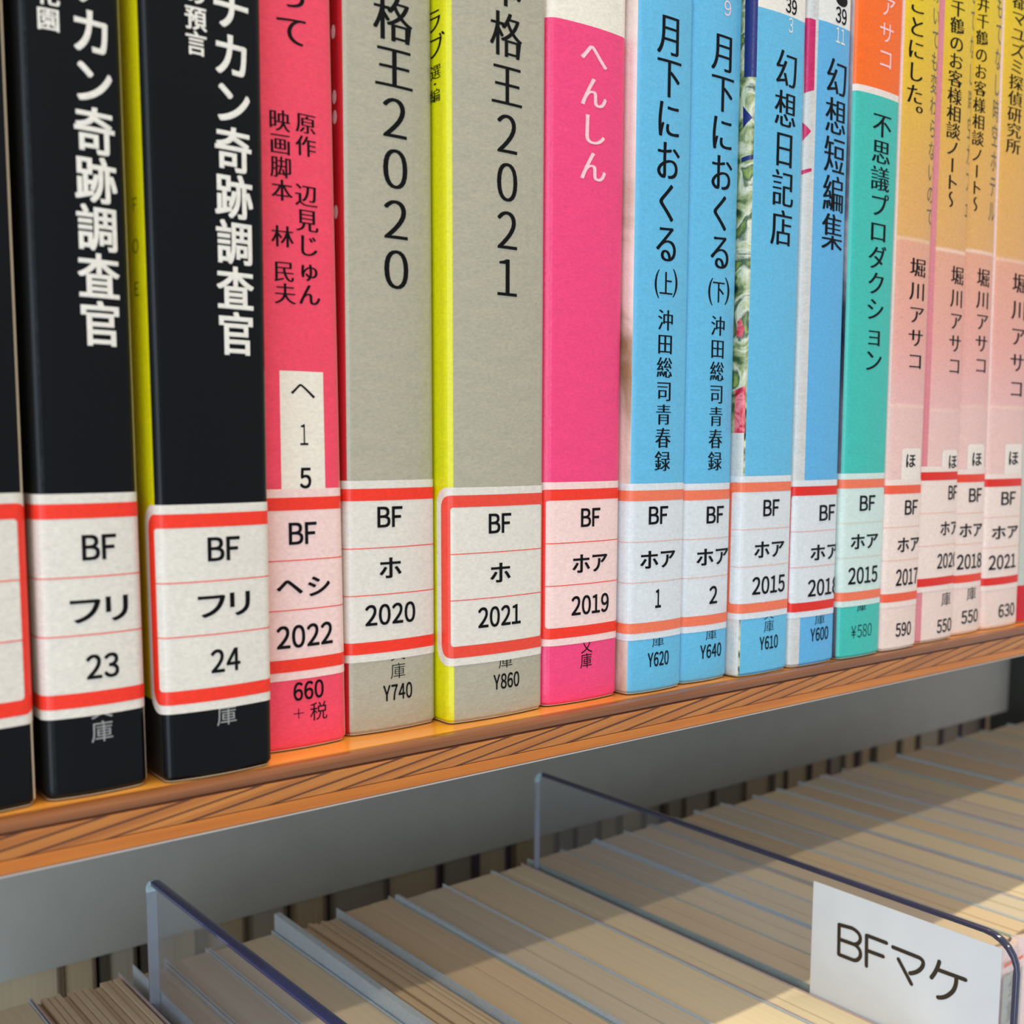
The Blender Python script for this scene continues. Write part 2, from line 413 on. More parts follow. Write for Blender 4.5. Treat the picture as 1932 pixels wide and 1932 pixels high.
# --- 2022 pink
PK = card('coral_pink_cover', (246, 70, 98), bump=0.10)
r22 = mk('r22', 'b24', G_, 0.0042, 'coral pink paperback with call number ending in 2022', [PK, PK, card('cream_fold', (255, 222, 200), bump=0.1)], cbr=0.0005, rr=0.0016)
r22.title([('って', 550, -12, 551, 57, 66, 66)], INK)
r22.title([('原作', 577, 233, 577, 276, 40, 42), ('辺見じゅん', 578, 369, 584, 556, 44, 46), ('映画脚本', 527, 227, 532, 359, 42, 44), ('林', 533, 446, 533, 446, 44, 44), ('民夫', 536, 512, 538, 554, 42, 43)], INK, 'min', 'printed_credits')
i = Ink(); c1_, c2_ = r22.un(527, 699), r22.un(609, 700); zb = r22.un(572, 935)[1]
i.add([(c1_[0], zb), (c2_[0], zb), (c2_[0], c1_[1]), (c1_[0], c1_[1])], [(0, 1, 2, 3)])
pn = r22.lay('white_code_panel', i, 0.00003, lp('panel_white', (240, 230, 214)))
i = Ink()
for ch, x0, x1, y, h, st in (('ヘ', 548, 594, 738, 0.0020, 'reg'), ('1', 566, 581, 820, 0.0030, 'reg'), ('5', 566, 586, 902, 0.0029, 'bold')): r22.row(i, ch, x0, x1, y, h, st)
r22.lay('code_characters', i, 0.00006, INK, pn)
i = Ink(); r22.row(i, '660', 554, 610, 1302, 0.0027); r22.row(i, '+', 554, 573, 1346, 0.0015, 'thin'); r22.row(i, '税', 585, 617, 1341, 0.0027, 'reg')
r22.lay('price', i, 0.00004, INK)
r22.call_label(575, 922, 1280, [('BF', 545, 596, 1006), ('ヘ', 522, 570, 1108, 0.002), ('シ', 581, 621, 1105, 0.0028), ('2022', 522, 626, 1199, 0.0033)], LP_P, RED, 574)
# --- 2020 grey
REDC = card('dark_red_cover', (196, 14, 34), bump=0.08)
bx0, bx1 = wall((662, 1375), 0.0058, (648, 0))      # fold between the red front cover and the grey spine
W_['r22_side'] = (W_['r22'][0], bx1 - (bx0 - W_['r22'][0]))
g20 = mk('g20', 'r22_side', 0.0004, 0.0052, 'khaki grey paperback with dark red front cover, call number ending in 2020', [REDC, GREY], cbpx=(662, 1375))
g20.title([('本格王', 740, -56, 744, 128, 76, 92), ('2020', 745, 223, 748, 509, 62, 78)], INK)
i = Ink(); g20.title([('文庫', 751, 1231, 751, 1265, 30, 32)], INK, 'thin', 'publisher_mark'); g20.row(i, 'Y740', 723, 777, 1305, 0.0025)
g20.lay('price', i, 0.00004, INK)
g20.call_label(735, 906, 1244, [('BF', 712, 758, 975), ('ホ', 716, 756, 1071), ('2020', 689, 782, 1158, 0.0032)], LP_W, RED, 738)
dots = Ink()
for dx_, dy_ in ((629, 60), (631, 183), (632, 221), (634, 400)):
    q = g20.un(dx_, dy_); dots.add([(q[0] + 0.0006 * math.cos(a_), q[1] + 0.0010 * math.sin(a_)) for a_ in [i_ * math.pi / 6 for i_ in range(12)]], [tuple(range(12))])
g20.lay('pale_dots', dots, 0.00004, PINKINK)
# --- 2021 grey
g21 = mk('g21', 'g20', 0.0002, 0.0020, 'khaki grey paperback with bright yellow front cover, call number ending in 2021', [YEL, GREY], cbpx=(857, 1000), cbr=0.0004)
g21.root.children[0].data.materials[2] = card('pale_orange_fold', (226, 190, 165))
g21.title([('本格王', 954, -30, 957, 161, 62, 92), ('2021', 957, 253, 957, 524, 52, 76)], INK)
g21.title([('ラブ', 818, 40, 822, 88, 34, 50), ('選', 822, 136, 822, 136, 20, 30), ('・', 821, 159, 821, 159, 20, 18), ('編', 821, 181, 821, 181, 20, 28)], INK, 'min', 'front_cover_text')
i = Ink(); g21.title([('庫', 954, 1246, 954, 1246, 28, 30)], INK, 'thin', 'publisher_mark'); g21.row(i, 'Y860', 931, 979, 1284, 0.0025)
g21.lay('price', i, 0.00004, INK)
g21.call_label(938, 918, 1247, [('BF', 922, 963, 987), ('ホ', 925, 962, 1080), ('2021', 902, 981, 1162, 0.0033)], LP_W, lp('label_red_soft', (236, 70, 50)), 943)
# --- 2019 pink
zt = lambda b, x, y: b.un(x, y)[1] * 1000
HP = (244, 66, 124)
k19 = mk('k19', 'g21', 0.0002, 0.0022, 'hot pink paperback with call number ending in 2019', [card('rose_side', (214, 70, 100)), GREY], cbpx=(1030, 900), rr=0.0018)
k19.root.children[0].data.materials[1] = bands('hot_pink_white_head', [(0, HP), (zt(k19, 1100, 46), (240, 232, 216))], const=True, bump=0.12)
k19.title([('へんしん', 1121, 104, 1119, 314, 54, 66)], PINKINK)
k19.title([('文庫', 1107, 1218, 1106, 1246, 23, 30)], INK, 'reg', 'publisher_mark')
k19.call_label(1090, 909, 1214, [('BF', 1096, 1131, 976), ('ホア', 1080, 1144, 1062), ('2019', 1078, 1147, 1140, 0.0033)], LP_P, RED, 1113)
# --- blue pair
CY = (98, 184, 224)
CYM = card('sky_blue_cover', CY, bump=0.07)
PHOTO = art('soft_photo_cover', [(150, 120, 90), (222, 200, 190), (236, 214, 210), (196, 168, 120)], 30)
c1 = mk('c1', 'k19', 0.0002, 0.0004, 'sky blue paperback with call number row 1, beside the hot pink book', [PHOTO, CYM], cbpx=(1194, 800))
c1.title([('月下におくる', 1265, 66, 1258, 459, 48, 84)], INK)
c1.title([('上', 1257, 535, 1257, 535, 26, 50), ('沖田総司青春録', 1256, 604, 1250, 870, 30, 42)], INK, 'min', 'printed_volume')
def parens(b, x0, x1, y, hpx):
    i = Ink(); h = b.un(x0, y - hpx / 2)[1] - b.un(x0, y + hpx / 2)[1]
    b.row(i, '(', x0, x0 + 9, y, h, 'reg'); b.row(i, ')', x1 - 9, x1, y, h, 'reg'); b.lay('brackets', i, 0.00004, INK)
parens(c1, 1235, 1278, 535, 54)
i = Ink(); c1.title([('庫', 1242, 1208, 1242, 1208, 24, 26)], INK, 'thin', 'publisher_mark'); c1.row(i, 'Y620', 1222, 1261, 1243, 0.0026)
c1.lay('price', i, 0.00004, INK)
c1.call_label(1230, 912, 1205, [('BF', 1224, 1259, 972), ('ホア', 1208, 1272, 1055), ('1', 1236, 1246, 1129, 0.0033)], LP_C, ORA, 1241, LN2)
c2 = mk('c2', 'c1', G_, 0.0010, 'sky blue paperback with call number row 2', [CYM, CYM])
c2.title([('月下におくる', 1366, 99, 1359, 475, 44, 79)], INK)
c2.title([('下', 1356, 550, 1356, 550, 24, 46), ('沖田総司青春録', 1355, 615, 1349, 870, 27, 40)], INK, 'min', 'printed_volume')
c2.title([('9', 1373, 16, 1373, 16, 18, 30)], PINKINK, 'reg', 'shelf_number')
parens(c2, 1336, 1376, 550, 52)
i = Ink(); c2.title([('庫', 1342, 1196, 1342, 1196, 22, 24)], INK, 'thin', 'publisher_mark'); c2.row(i, 'Y640', 1321, 1360, 1228, 0.0026)
c2.lay('price', i, 0.00004, INK)
c2.call_label(1330, 912, 1191, [('BF', 1333, 1364, 971), ('ホア', 1314, 1372, 1050), ('2', 1338, 1352, 1122, 0.0033)], LP_C, ORA, 1344, LN2)
# --- blue 2015 / 2018
GARDEN = art('garden_picture_cover', [(22, 40, 34), (84, 106, 62), (168, 176, 128), (214, 214, 190), (60, 84, 60), (140, 160, 80)], 170)
c3 = mk('c3', 'c2', G_, -0.0010, 'sky blue paperback with garden picture on its side, call number ending in 2015', [GARDEN, CYM], cbpx=(1413, 600), bulge=0.0006)
def pat(b, name, px, mat, off=0.00003):
    i = Ink(); i.add([b.un(*p) for p in px], [tuple(range(len(px)))]); return b.lay(name, i, off, mat)
c3.root.children[0].data.materials[1] = bands('sky_blue_white_head', [(0, CY), (zt(c3, 1480, 28), (238, 230, 220))], const=True, bump=0.07)
WS = card('off_white_side', (206, 206, 204)); NAVY = card('navy_print', (28, 38, 112)); MAG = card('magenta_print', (200, 24, 96))
pat(c3, 'navy_band', [(1407, -30), (1431, -30), (1427, 146), (1404, 146)], NAVY)
pat(c3, 'navy_diamond', [(1402, 200), (1420, 222), (1402, 242)], NAVY)
pat(c3, 'navy_line', [(1399, 298), (1421, 292), (1421, 300), (1399, 307)], NAVY)
FLOWER = art('flower_print', [(150, 16, 40), (206, 40, 66), (230, 130, 140), (190, 24, 50)], 260)
pat(c3, 'red_flower', [(1391, 606), (1398, 600), (1405, 622), (1400, 637), (1390, 634)], FLOWER)
pat(c3, 'red_flower_bed', [(1387, 736), (1407, 728), (1405, 818), (1385, 818)], FLOWER, 0.000025)
i = Ink(); s1_, zt_ = c3.un(1404, 817); i.add([(s1_ - 0.008, 0.0003), (s1_, 0.0003), (s1_, zt_), (s1_ - 0.008, zt_)], [(0, 1, 2, 3)])
c3.lay('white_strip', i, 0.00003, WS)
c3.title([('幻想日記店', 1485, 131, 1475, 430, 42, 76)], INK)
i = Ink(); c3.row(i, '39', 1483, 1503, 12, 0.0026); c3.lay('shelf_number', i, 0.00004, INK)
i = Ink(); c3.row(i, '3', 1488, 1496, 48, 0.0026, 'reg'); c3.lay('shelf_number', i, 0.00004, WHITEINK)
i = Ink(); c3.title([('文庫', 1451, 1157, 1451, 1181, 20, 24)], INK, 'thin', 'publisher_mark'); c3.row(i, 'Y610', 1433, 1467, 1212, 0.0026)
c3.lay('price', i, 0.00004, INK)
c3.call_label(1430, 898, 1166, [('BF', 1440, 1469, 958), ('ホア', 1423, 1478, 1036), ('2015', 1419, 1479, 1103, 0.0034)], LP_C, ORA, 1449, LN2)
c4 = mk('c4', 'c3', G_, -0.0012, 'sky blue paperback with white and magenta side, call number ending in 2018', [WS, CYM], cbpx=(1522, 700), bulge=0.0006)
c4.root.children[0].data.materials[1] = bands('azure_white_head', [(0, (92, 174, 224)), (zt(c4, 1570, 46), (232, 230, 226))], const=True, bump=0.07)
pat(c4, 'magenta_band', [(1519, 34), (1539, 38), (1536, 170), (1517, 176)], MAG)
pat(c4, 'magenta_diamond', [(1514, 231), (1530, 248), (1514, 266)], MAG)
pat(c4, 'magenta_line', [(1512, 322), (1531, 317), (1531, 323), (1512, 330)], MAG)
c4.title([('幻想短編集', 1580, 147, 1571, 438, 40, 76)], INK)
i = Ink(); c4.row(i, '39', 1577, 1597, 30, 0.0029); c4.row(i, '●', 1577, 1599, 0, 0.0024, 'reg'); c4.lay('shelf_number', i, 0.00004, INK)
i = Ink(); c4.row(i, '11', 1577, 1594, 68, 0.0028, 'reg'); c4.lay('shelf_number', i, 0.00004, WHITEINK)
i = Ink(); c4.title([('庫', 1547, 1168, 1547, 1168, 20, 22)], INK, 'thin', 'publisher_mark'); c4.row(i, 'Y600', 1529, 1562, 1196, 0.0027)
c4.lay('price', i, 0.00004, INK)
c4.call_label(1530, 906, 1163, [('BF', 1546, 1574, 967), ('ホア', 1529, 1584, 1041), ('2018', 1524, 1583, 1107, 0.0034)], LP_C, RED2, 1554, lp('label_line_rose', (236, 160, 150)))
# --- teal
DUSK = art('dusky_photo_cover', [(30, 40, 54), (120, 110, 120), (190, 176, 180), (40, 60, 70)], 26)
te = mk('t', 'c4', 0.0006, -0.0018, 'teal paperback with orange head band, call number ending in 2015', [DUSK, CYM], cbpx=(1612, 300), bulge=0.0006)
te.root.children[0].data.materials[1] = bands('teal_orange_head', [(0, (58, 188, 176)), (zt(te, 1650, 181), (238, 222, 214)), (zt(te, 1650, 169), (252, 106, 8))], const=True, bump=0.06)
te.title([('アサコ', 1676, 13, 1671, 111, 30, 44)], PINKINK, 'reg', 'printed_author')
te.title([('不思議プロダクション', 1665, 237, 1648, 680, 36, 49)], INK)
i = Ink(); te.title([('文庫', 1626, 1117, 1626, 1143, 18, 22)], INK, 'reg', 'publisher_mark'); te.row(i, '¥580', 1606, 1644, 1190, 0.0027, 'thin')
te.lay('price', i, 0.00004, INK)
te.call_label(1625, 893, 1142, [('BF', 1622, 1650, 949), ('ホア', 1605, 1655, 1021), ('2015', 1600, 1654, 1085, 0.0035)], LP_T, ORA, 1628, lp('label_line_sage', (214, 200, 186)))
# --- pale pink to yellow set
def sun(b, x, ys, nm):
    y1, y2 = ys
    z = lambda y: zt(b, x, y)
    L = (250, 212, 190)
    return bands(nm, [(0, (238, 214, 202)), (z(900), (236, 196, 188)), (z(y2 + 3), (234, 190, 184)), (z(y2), L), (z(y2 - 3), (234, 182, 178)),
                      (z(640), (234, 168, 156)), (z(y1 + 4), (232, 166, 138)), (z(y1), L), (z(y1 - 4), (228, 170, 104)), (z(300), (228, 172, 84)), (z(120), (230, 186, 40)), (z(0), (232, 196, 20))], bump=0.06)
PSIDE = card('dusty_rose_side', (222, 134, 142), bump=0.1)
def pbook(name, left, gap, yf, x, ys, label, main, second, author, ho, lab, foot, side, cbpx, rose=RED2, paper=LP_K, cbr=None):
    b = mk(name, left, gap, yf, label, [side, GREY], cbpx=cbpx, bulge=0.0007, rr=0.0014)
    b.root.children[0].data.materials[1] = sun(b, x, ys, 'sunset_' + name)
    if b.root.children[0].data.materials[0] is None: pass
    b.title([main] + ([('。', 1746, 199, 1746, 199, 34, 42)] if name == 'p1' else []), INK, 'min')
    if second: b.title([second], SOFTINK, 'reg', 'printed_subtitle')
    b.title([author], INK, 'min', 'printed_author')
    hx0, hx1, hy0, hy1, cx, cy = ho
    i = Ink(); p = [b.un(hx0, hy0), b.un(hx1, hy0), b.un(hx1, hy1), b.un(hx0, hy1)]
    s0, s1, z0, z1 = p[0][0], p[1][0], p[2][1], p[0][1]; rr_ = rrect(min(s0, s1 - 0.001), s1, z0, z1, 0.0008)
    i.add(rr_, [tuple(range(len(rr_)))]); pn = b.lay('white_code_panel', i, 0.00003, lp('panel_pale_' + name, (240, 226, 216)))
    i = Ink(); b.column(i, 'ほ', cx, cy, cx, cy, 20, 30, 'semi'); b.lay('code_character', i, 0.00005, INK, pn)
    b.call_label(*lab)
    i = Ink()
    for f in foot: b.row(i, *f)
    b.lay('price', i, 0.00004, INK)
    return b
LNP = lp('label_line_salmon', (240, 178, 160))
PP = card('pale_pink_side', (236, 200, 190))
p1 = pbook('p1', 't', G_, -0.0018, 1715, (452, 767), 'yellow to pink paperback with call number ending in 2017, beside the teal book',
      ('ことにした', 1732, 8, 1726, 178, 34, 42), ('けいても変わらないので', 1768, -12, 1754, 408, 20, 41), ('堀川アサコ', 1733, 505, 1727, 681, 30, 38),
      (1702, 1737, 846, 940, 1718, 869), (1695, 905, 1145, [('BF', 1707, 1730, 957), ('ホア', 1693, 1736, 1027), ('2017', 1690, 1733, 1088, 0.0036)], LP_K, ORB, 1711, LNP), [('590', 1690, 1718, 1187, 0.0030)], PP, None)
p2 = pbook('p2', 'p1', 0.0002, -0.0008, 1775, (470, 772), 'yellow to pink paperback with rose side, call number ending in 202, second of four',
      ('千鶴のお客様相談ノート〜', 1808, 16, 1794, 376, 28, 34), ('もてなし時空カフェ', 1838, -14, 1824, 392, 17, 48), ('堀川アサコ', 1807, 520, 1801, 690, 24, 38),
      (1778, 1806, 849, 910, 1797, 871), (1765, 880, 1115, [('BF', 1789, 1808, 929), ('ホア', 1774, 1811, 996), ('2020', 1768, 1808, 1057, 0.0034)], LP_K, RED2, 1790, LNP, 0.030), [('庫', 1776, 1793, 1130, 0.0032, 'reg'), ('550', 1768, 1794, 1180, 0.0031)], PSIDE, (1758, 700))
p3 = pbook('p3', 'p2', G_, 0.0004, 1840, (474, 768), 'yellow to pink paperback with call number ending in 2018, third of four',
      ('井千鶴のお客様相談ノート〜', 1856, 8, 1840, 385, 24, 31), ('もてなし時空ホテル', 1887, 14, 1871, 399, 18, 47), ('堀川アサコ', 1856, 524, 1851, 689, 24, 37),
      (1826, 1857, 838, 915, 1843, 866), (1825, 885, 1108, [('BF', 1828, 1851, 934), ('ホア', 1810, 1854, 1000), ('2018', 1805, 1853, 1059, 0.0035)], LP_K, lp('label_red_orange', (236, 66, 40)), 1829, LNP), [('庫', 1824, 1841, 1120, 0.0031, 'reg'), ('550', 1814, 1844, 1163, 0.0031)], PP, None)
p4 = pbook('p4', 'p3', G_, 0.0004, 1885, (487, 769), 'yellow to pink paperback with call number ending in 2021, last of four',
      ('都マユズミ探偵研究所', 1924, 4, 1912, 276, 28, 31), None, ('堀川アサコ', 1925, 535, 1918, 733, 28, 40),
      (1897, 1928, 838, 915, 1912, 864), (1880, 894, 1113, [('BF', 1889, 1915, 940), ('ホア', 1871, 1919, 1004), ('2021', 1865, 1915, 1060, 0.0035)], LP_K, RED2, 1890, LNP), [('630', 1884, 1913, 1151, 0.0032)], PP, None)
# --- last one, mostly outside the frame
l0, l1 = W_['p4']
p5 = Book(l0 + 0.0003, l1 + 0.0003, l0 + 0.014, l1 + 0.014, 0.0012, 'red and grey paperback cut off by the right edge of the photo', [card('crimson_cover', (206, 20, 40)), bands('grey_green_red_foot', [(0, (206, 20, 40)), (9, (196, 202, 190))], const=True)], group=G)
p5.call_label(1928, 1078, 1160, [], LP_T, RED2, 1990)

# ------------------------------------------------------------------ wooden shelf
def wood(name, a, bcol, dark, ang=0.0, sc=1.0, lines=True):
    m, n, l, b = newmat(name); b.inputs['Roughness'].default_value = 0.32; b.inputs['Coat Weight'].default_value = 0.6; b.inputs['Coat Roughness'].default_value = 0.15
    tc = n.new('ShaderNodeTexCoord'); sx = n.new('ShaderNodeSeparateXYZ'); l.new(tc.outputs['Object'], sx.inputs[0])
    ma = n.new('ShaderNodeMath'); ma.operation = 'MULTIPLY_ADD'; ma.inputs[1].default_value = math.tan(math.radians(-ang)); l.new(sx.outputs[0], ma.inputs[0]); l.new(sx.outputs[2], ma.inputs[2])
    cx = n.new('ShaderNodeCombineXYZ'); l.new(sx.outputs[0], cx.inputs[0]); l.new(sx.outputs[1], cx.inputs[1]); l.new(ma.outputs[0], cx.inputs[2])
    mp = n.new('ShaderNodeMapping'); mp.inputs['Scale'].default_value = (20 * sc, 60, 700 * sc); l.new(cx.outputs[0], mp.inputs[0])
    nz = n.new('ShaderNodeTexNoise'); nz.inputs['Scale'].default_value = 1.0; nz.inputs['Detail'].default_value = 5; nz.inputs['Roughness'].default_value = 0.6
    l.new(mp.outputs[0], nz.inputs['Vector'])
    rp = n.new('ShaderNodeValToRGB'); rp.color_ramp.elements[0].position = 0.3; rp.color_ramp.elements[1].position = 0.72
    rp.color_ramp.elements[0].color = lin(a); rp.color_ramp.elements[1].color = lin(bcol); l.new(nz.outputs[0], rp.inputs[0])
    out = rp.outputs[0]
    if lines:
        mp2 = n.new('ShaderNodeMapping'); mp2.inputs['Scale'].default_value = (12, 20, 330)
        l.new(cx.outputs[0], mp2.inputs[0])
        wv = n.new('ShaderNodeTexWave'); wv.bands_direction = 'Z'; wv.inputs['Scale'].default_value = 0.62; wv.inputs['Distortion'].default_value = 7.0
        wv.inputs['Detail'].default_value = 2; wv.inputs['Detail Scale'].default_value = 0.35
        l.new(mp2.outputs[0], wv.inputs['Vector'])
        r2 = n.new('ShaderNodeValToRGB'); r2.color_ramp.elements[0].position = 0.02; r2.color_ramp.elements[1].position = 0.14
        r2.color_ramp.elements[0].color = (1, 1, 1, 1); r2.color_ramp.elements[1].color = (0, 0, 0, 1)
        l.new(wv.outputs[1], r2.inputs[0])
        mx = n.new('ShaderNodeMix'); mx.data_type = 'RGBA'; l.new(r2.outputs[0], mx.inputs[0]); l.new(out, mx.inputs['A']); mx.inputs['B'].default_value = lin(dark)
        out = mx.outputs['Result']
    l.new(out, b.inputs['Base Color'])
    return m
YW = -0.0024
sh = thing('wooden_shelf_board', (0.0, YW, -0.007), 'thin varnished orange wooden shelf board under the standing paperbacks', 'shelf')
def sbox(name, z0, z1, mat, y0=YW, bev=0.0001):
    return box(name, -0.65, 0.75, y0 - YW, 0.165 - YW, z0 + 0.007, z1 + 0.007, mat, sh, bev)
sbox('lit_top_face', -0.0021, -0.0002, wood('wood_lit_gold', (206, 124, 40), (240, 168, 70), (120, 70, 30), 0, 1, False), YW + 0.0021, 0)  # board top coloured gold to stand in for light falling between the books
tp = box('top_ply', -0.65, 0.75, 0.0, 0.0021, -0.0021 + 0.007, -0.0002 + 0.007, wood('ply_brown', (112, 64, 32), (146, 88, 46), (96, 50, 22), 0, 1, False), sh, 0.0007)
sbox('glue_line', -0.0023, -0.0020, plain('glue_dark', (84, 42, 20), 0.4), YW + 0.0001, 0)
sbox('middle_ply', -0.0052, -0.0022, wood('ply_diagonal', (154, 86, 32), (202, 130, 54), (78, 38, 16), 8, 1))
sbox('glue_line', -0.0054, -0.0051, plain('glue_dark', (84, 42, 20), 0.4), YW + 0.0001, 0)
sbox('bottom_ply', -0.0070, -0.0053, wood('ply_orange', (176, 96, 24), (206, 124, 38), (120, 60, 20), 0, 1, False))
STEEL = plain('grey_painted_steel', (150, 150, 150), 0.45); 
tr = tag(box('steel_shelf_tray', -0.65, 0.75, YW + 0.0001, 0.160, -0.0074, -0.0071, plain('light_steel_edge', (205, 196, 190), 0.3), None, 0.0002), 'thin light steel tray directly under the wooden board', 'shelf tray')
# ------------------------------------------------------------------ back panel, upright, far side
tag(box('steel_back_panel', -0.65, 0.4563, 0.160, 0.1615, -0.0957, -0.0083, plain('grey_green_panel', (178, 182, 176), 0.5), None, 0.0002), 'grey painted steel panel hanging behind the lower row', 'panel')
tag(box('shelf_upright', 0.4565, 0.468, 0.150, 0.1700, -0.2262, -0.0083, plain('dark_green_grey_upright', (70, 74, 70), 0.5), None, 0.0006), 'dark grey steel upright at the right end of the grey panel', 'shelf upright')
lowz = -0.2262
lb = tag(box('lower_shelf_board', -0.65, 0.75, -0.03, 0.30, lowz - 0.012, lowz, wood('lower_board', (150, 84, 34), (190, 118, 50), (96, 50, 22)), None, 0.0005), 'wooden board under the lower row of books', 'shelf')
x = -0.085; k = 0
far_cols = [(196, 180, 150), (176, 168, 150), (190, 172, 138), (160, 152, 138)]
while x < 0.60:
    w = random.uniform(0.009, 0.022); h = random.uniform(0.149, 0.156)
    t = thing('stored_paperback', (x, 0.176, lowz), 'shaded paperback on the far side, page edges showing below the grey panel', 'book', 'paperbacks on the far side')
    c = random.choice(far_cols)
    dk = random.choice([(84, 76, 64), (110, 100, 84), (80, 66, 90), (120, 104, 86)])
    box('page_block', 0.0007, w - 0.0007, 0.0012, 0.104, 0.0005, h - 0.001, page_mat('far_pages', tuple(int(v * 0.95) for v in c), c), t)
    cm = plain('far_cover_%d' % k, dk)
    ct = random.choice((0.0006, 0.0006, 0.0022))
    box('cover', 0, ct, 0, 0.105, 0, h, cm, t); box('cover', w - 0.0006, w, 0, 0.105, 0, h, cm, t)
    x += w + random.choice((0.0002, 0.0004, 0.0014)); k += 1

# ------------------------------------------------------------------ lower row of books, seen from above
ZT = -0.0754
ZD = CAM[2] - 0.715 * 0.1301          # top of the clear dividers
def dpt(px, py): return hit(px, py, 2, ZD)
DIV1 = (dpt(283, 1655)[:2], dpt(640, 1932)[:2] + (dpt(640, 1932) - dpt(283, 1655))[:2] * 0.6)
DIV2 = (dpt(1012, 1455)[:2], dpt(1925, 1775)[:2])
# pixel x,y of the left back corner of every book on its top edge
seq = [(-85, 1990, 'n'), (95, 1935, 'r'), (249, 1893, 'p'), (330, 1832, 'p'), (402, 1798, 'p'), (513, 1752, 'r'), (640, 1722, 'p'), (737, 1690, 'p'), (826, 1661, 'p'),
       (917, 1634, 'p'), (1010, 1618, 'p'), (1068, 1606, 'p'), (1126, 1588, 'p'), (1186, 1571, 'p'), (1236, 1560, 'p'), (1284, 1548, 'p'), (1326, 1535, 'p'), (1377, 1519, 'p'),
       (1424, 1502, 'p'), (1467, 1487, 'p'), (1507, 1474, 'p'), (1552, 1462, 'p'), (1588, 1450, 'p'), (1642, 1437, 'p'), (1698, 1425, 'p'), (1754, 1409, 'p'), (1812, 1393, 'p'), (1862, 1380, 'p'), (1910, 1366, 'p'), (1965, 1352, 'p')]
FILM = card('pale_blue_film_edge', (198, 212, 222), coat=0.8, rough=0.3); FILM2 = card('rosy_film_edge', (206, 182, 182), coat=0.8, rough=0.3); FILM3 = card('greenish_film_edge', (176, 192, 186), coat=0.8, rough=0.3)
SP = [card('spine_white_pink', (240, 214, 210)), card('spine_grey', (176, 180, 176)), card('spine_rose', (222, 120, 130))]
xs = [hit(px, py, 2, ZT)[0] for px, py, _ in seq]
TILT = math.radians(1.35)              # the lower row is pushed in slightly askew, like its dividers
pgs = [PAGES, PAGES2, PAGES3]
ordn = 'first second third fourth fifth sixth seventh eighth ninth tenth eleventh twelfth thirteenth fourteenth fifteenth sixteenth seventeenth eighteenth nineteenth'.split()
labs = ['lower paperback cut off at the bottom left corner of the photo', 'lower paperback with loose page edges left of the near clear divider', 'lower paperback with raised cover edge just right of the near clear divider',
        'lower paperback, second to the right of the near clear divider', 'lower paperback immediately left of the one with loose uneven pages', 'lower paperback with loose uneven pages and a thick raised pale blue cover',
        'lower paperback immediately right of the one with loose uneven pages', 'lower paperback with a thick pale cover edge, second right of the loose-paged one',
        'lower paperback, second to the left of the divider with the card', 'lower paperback immediately left of the divider with the card']
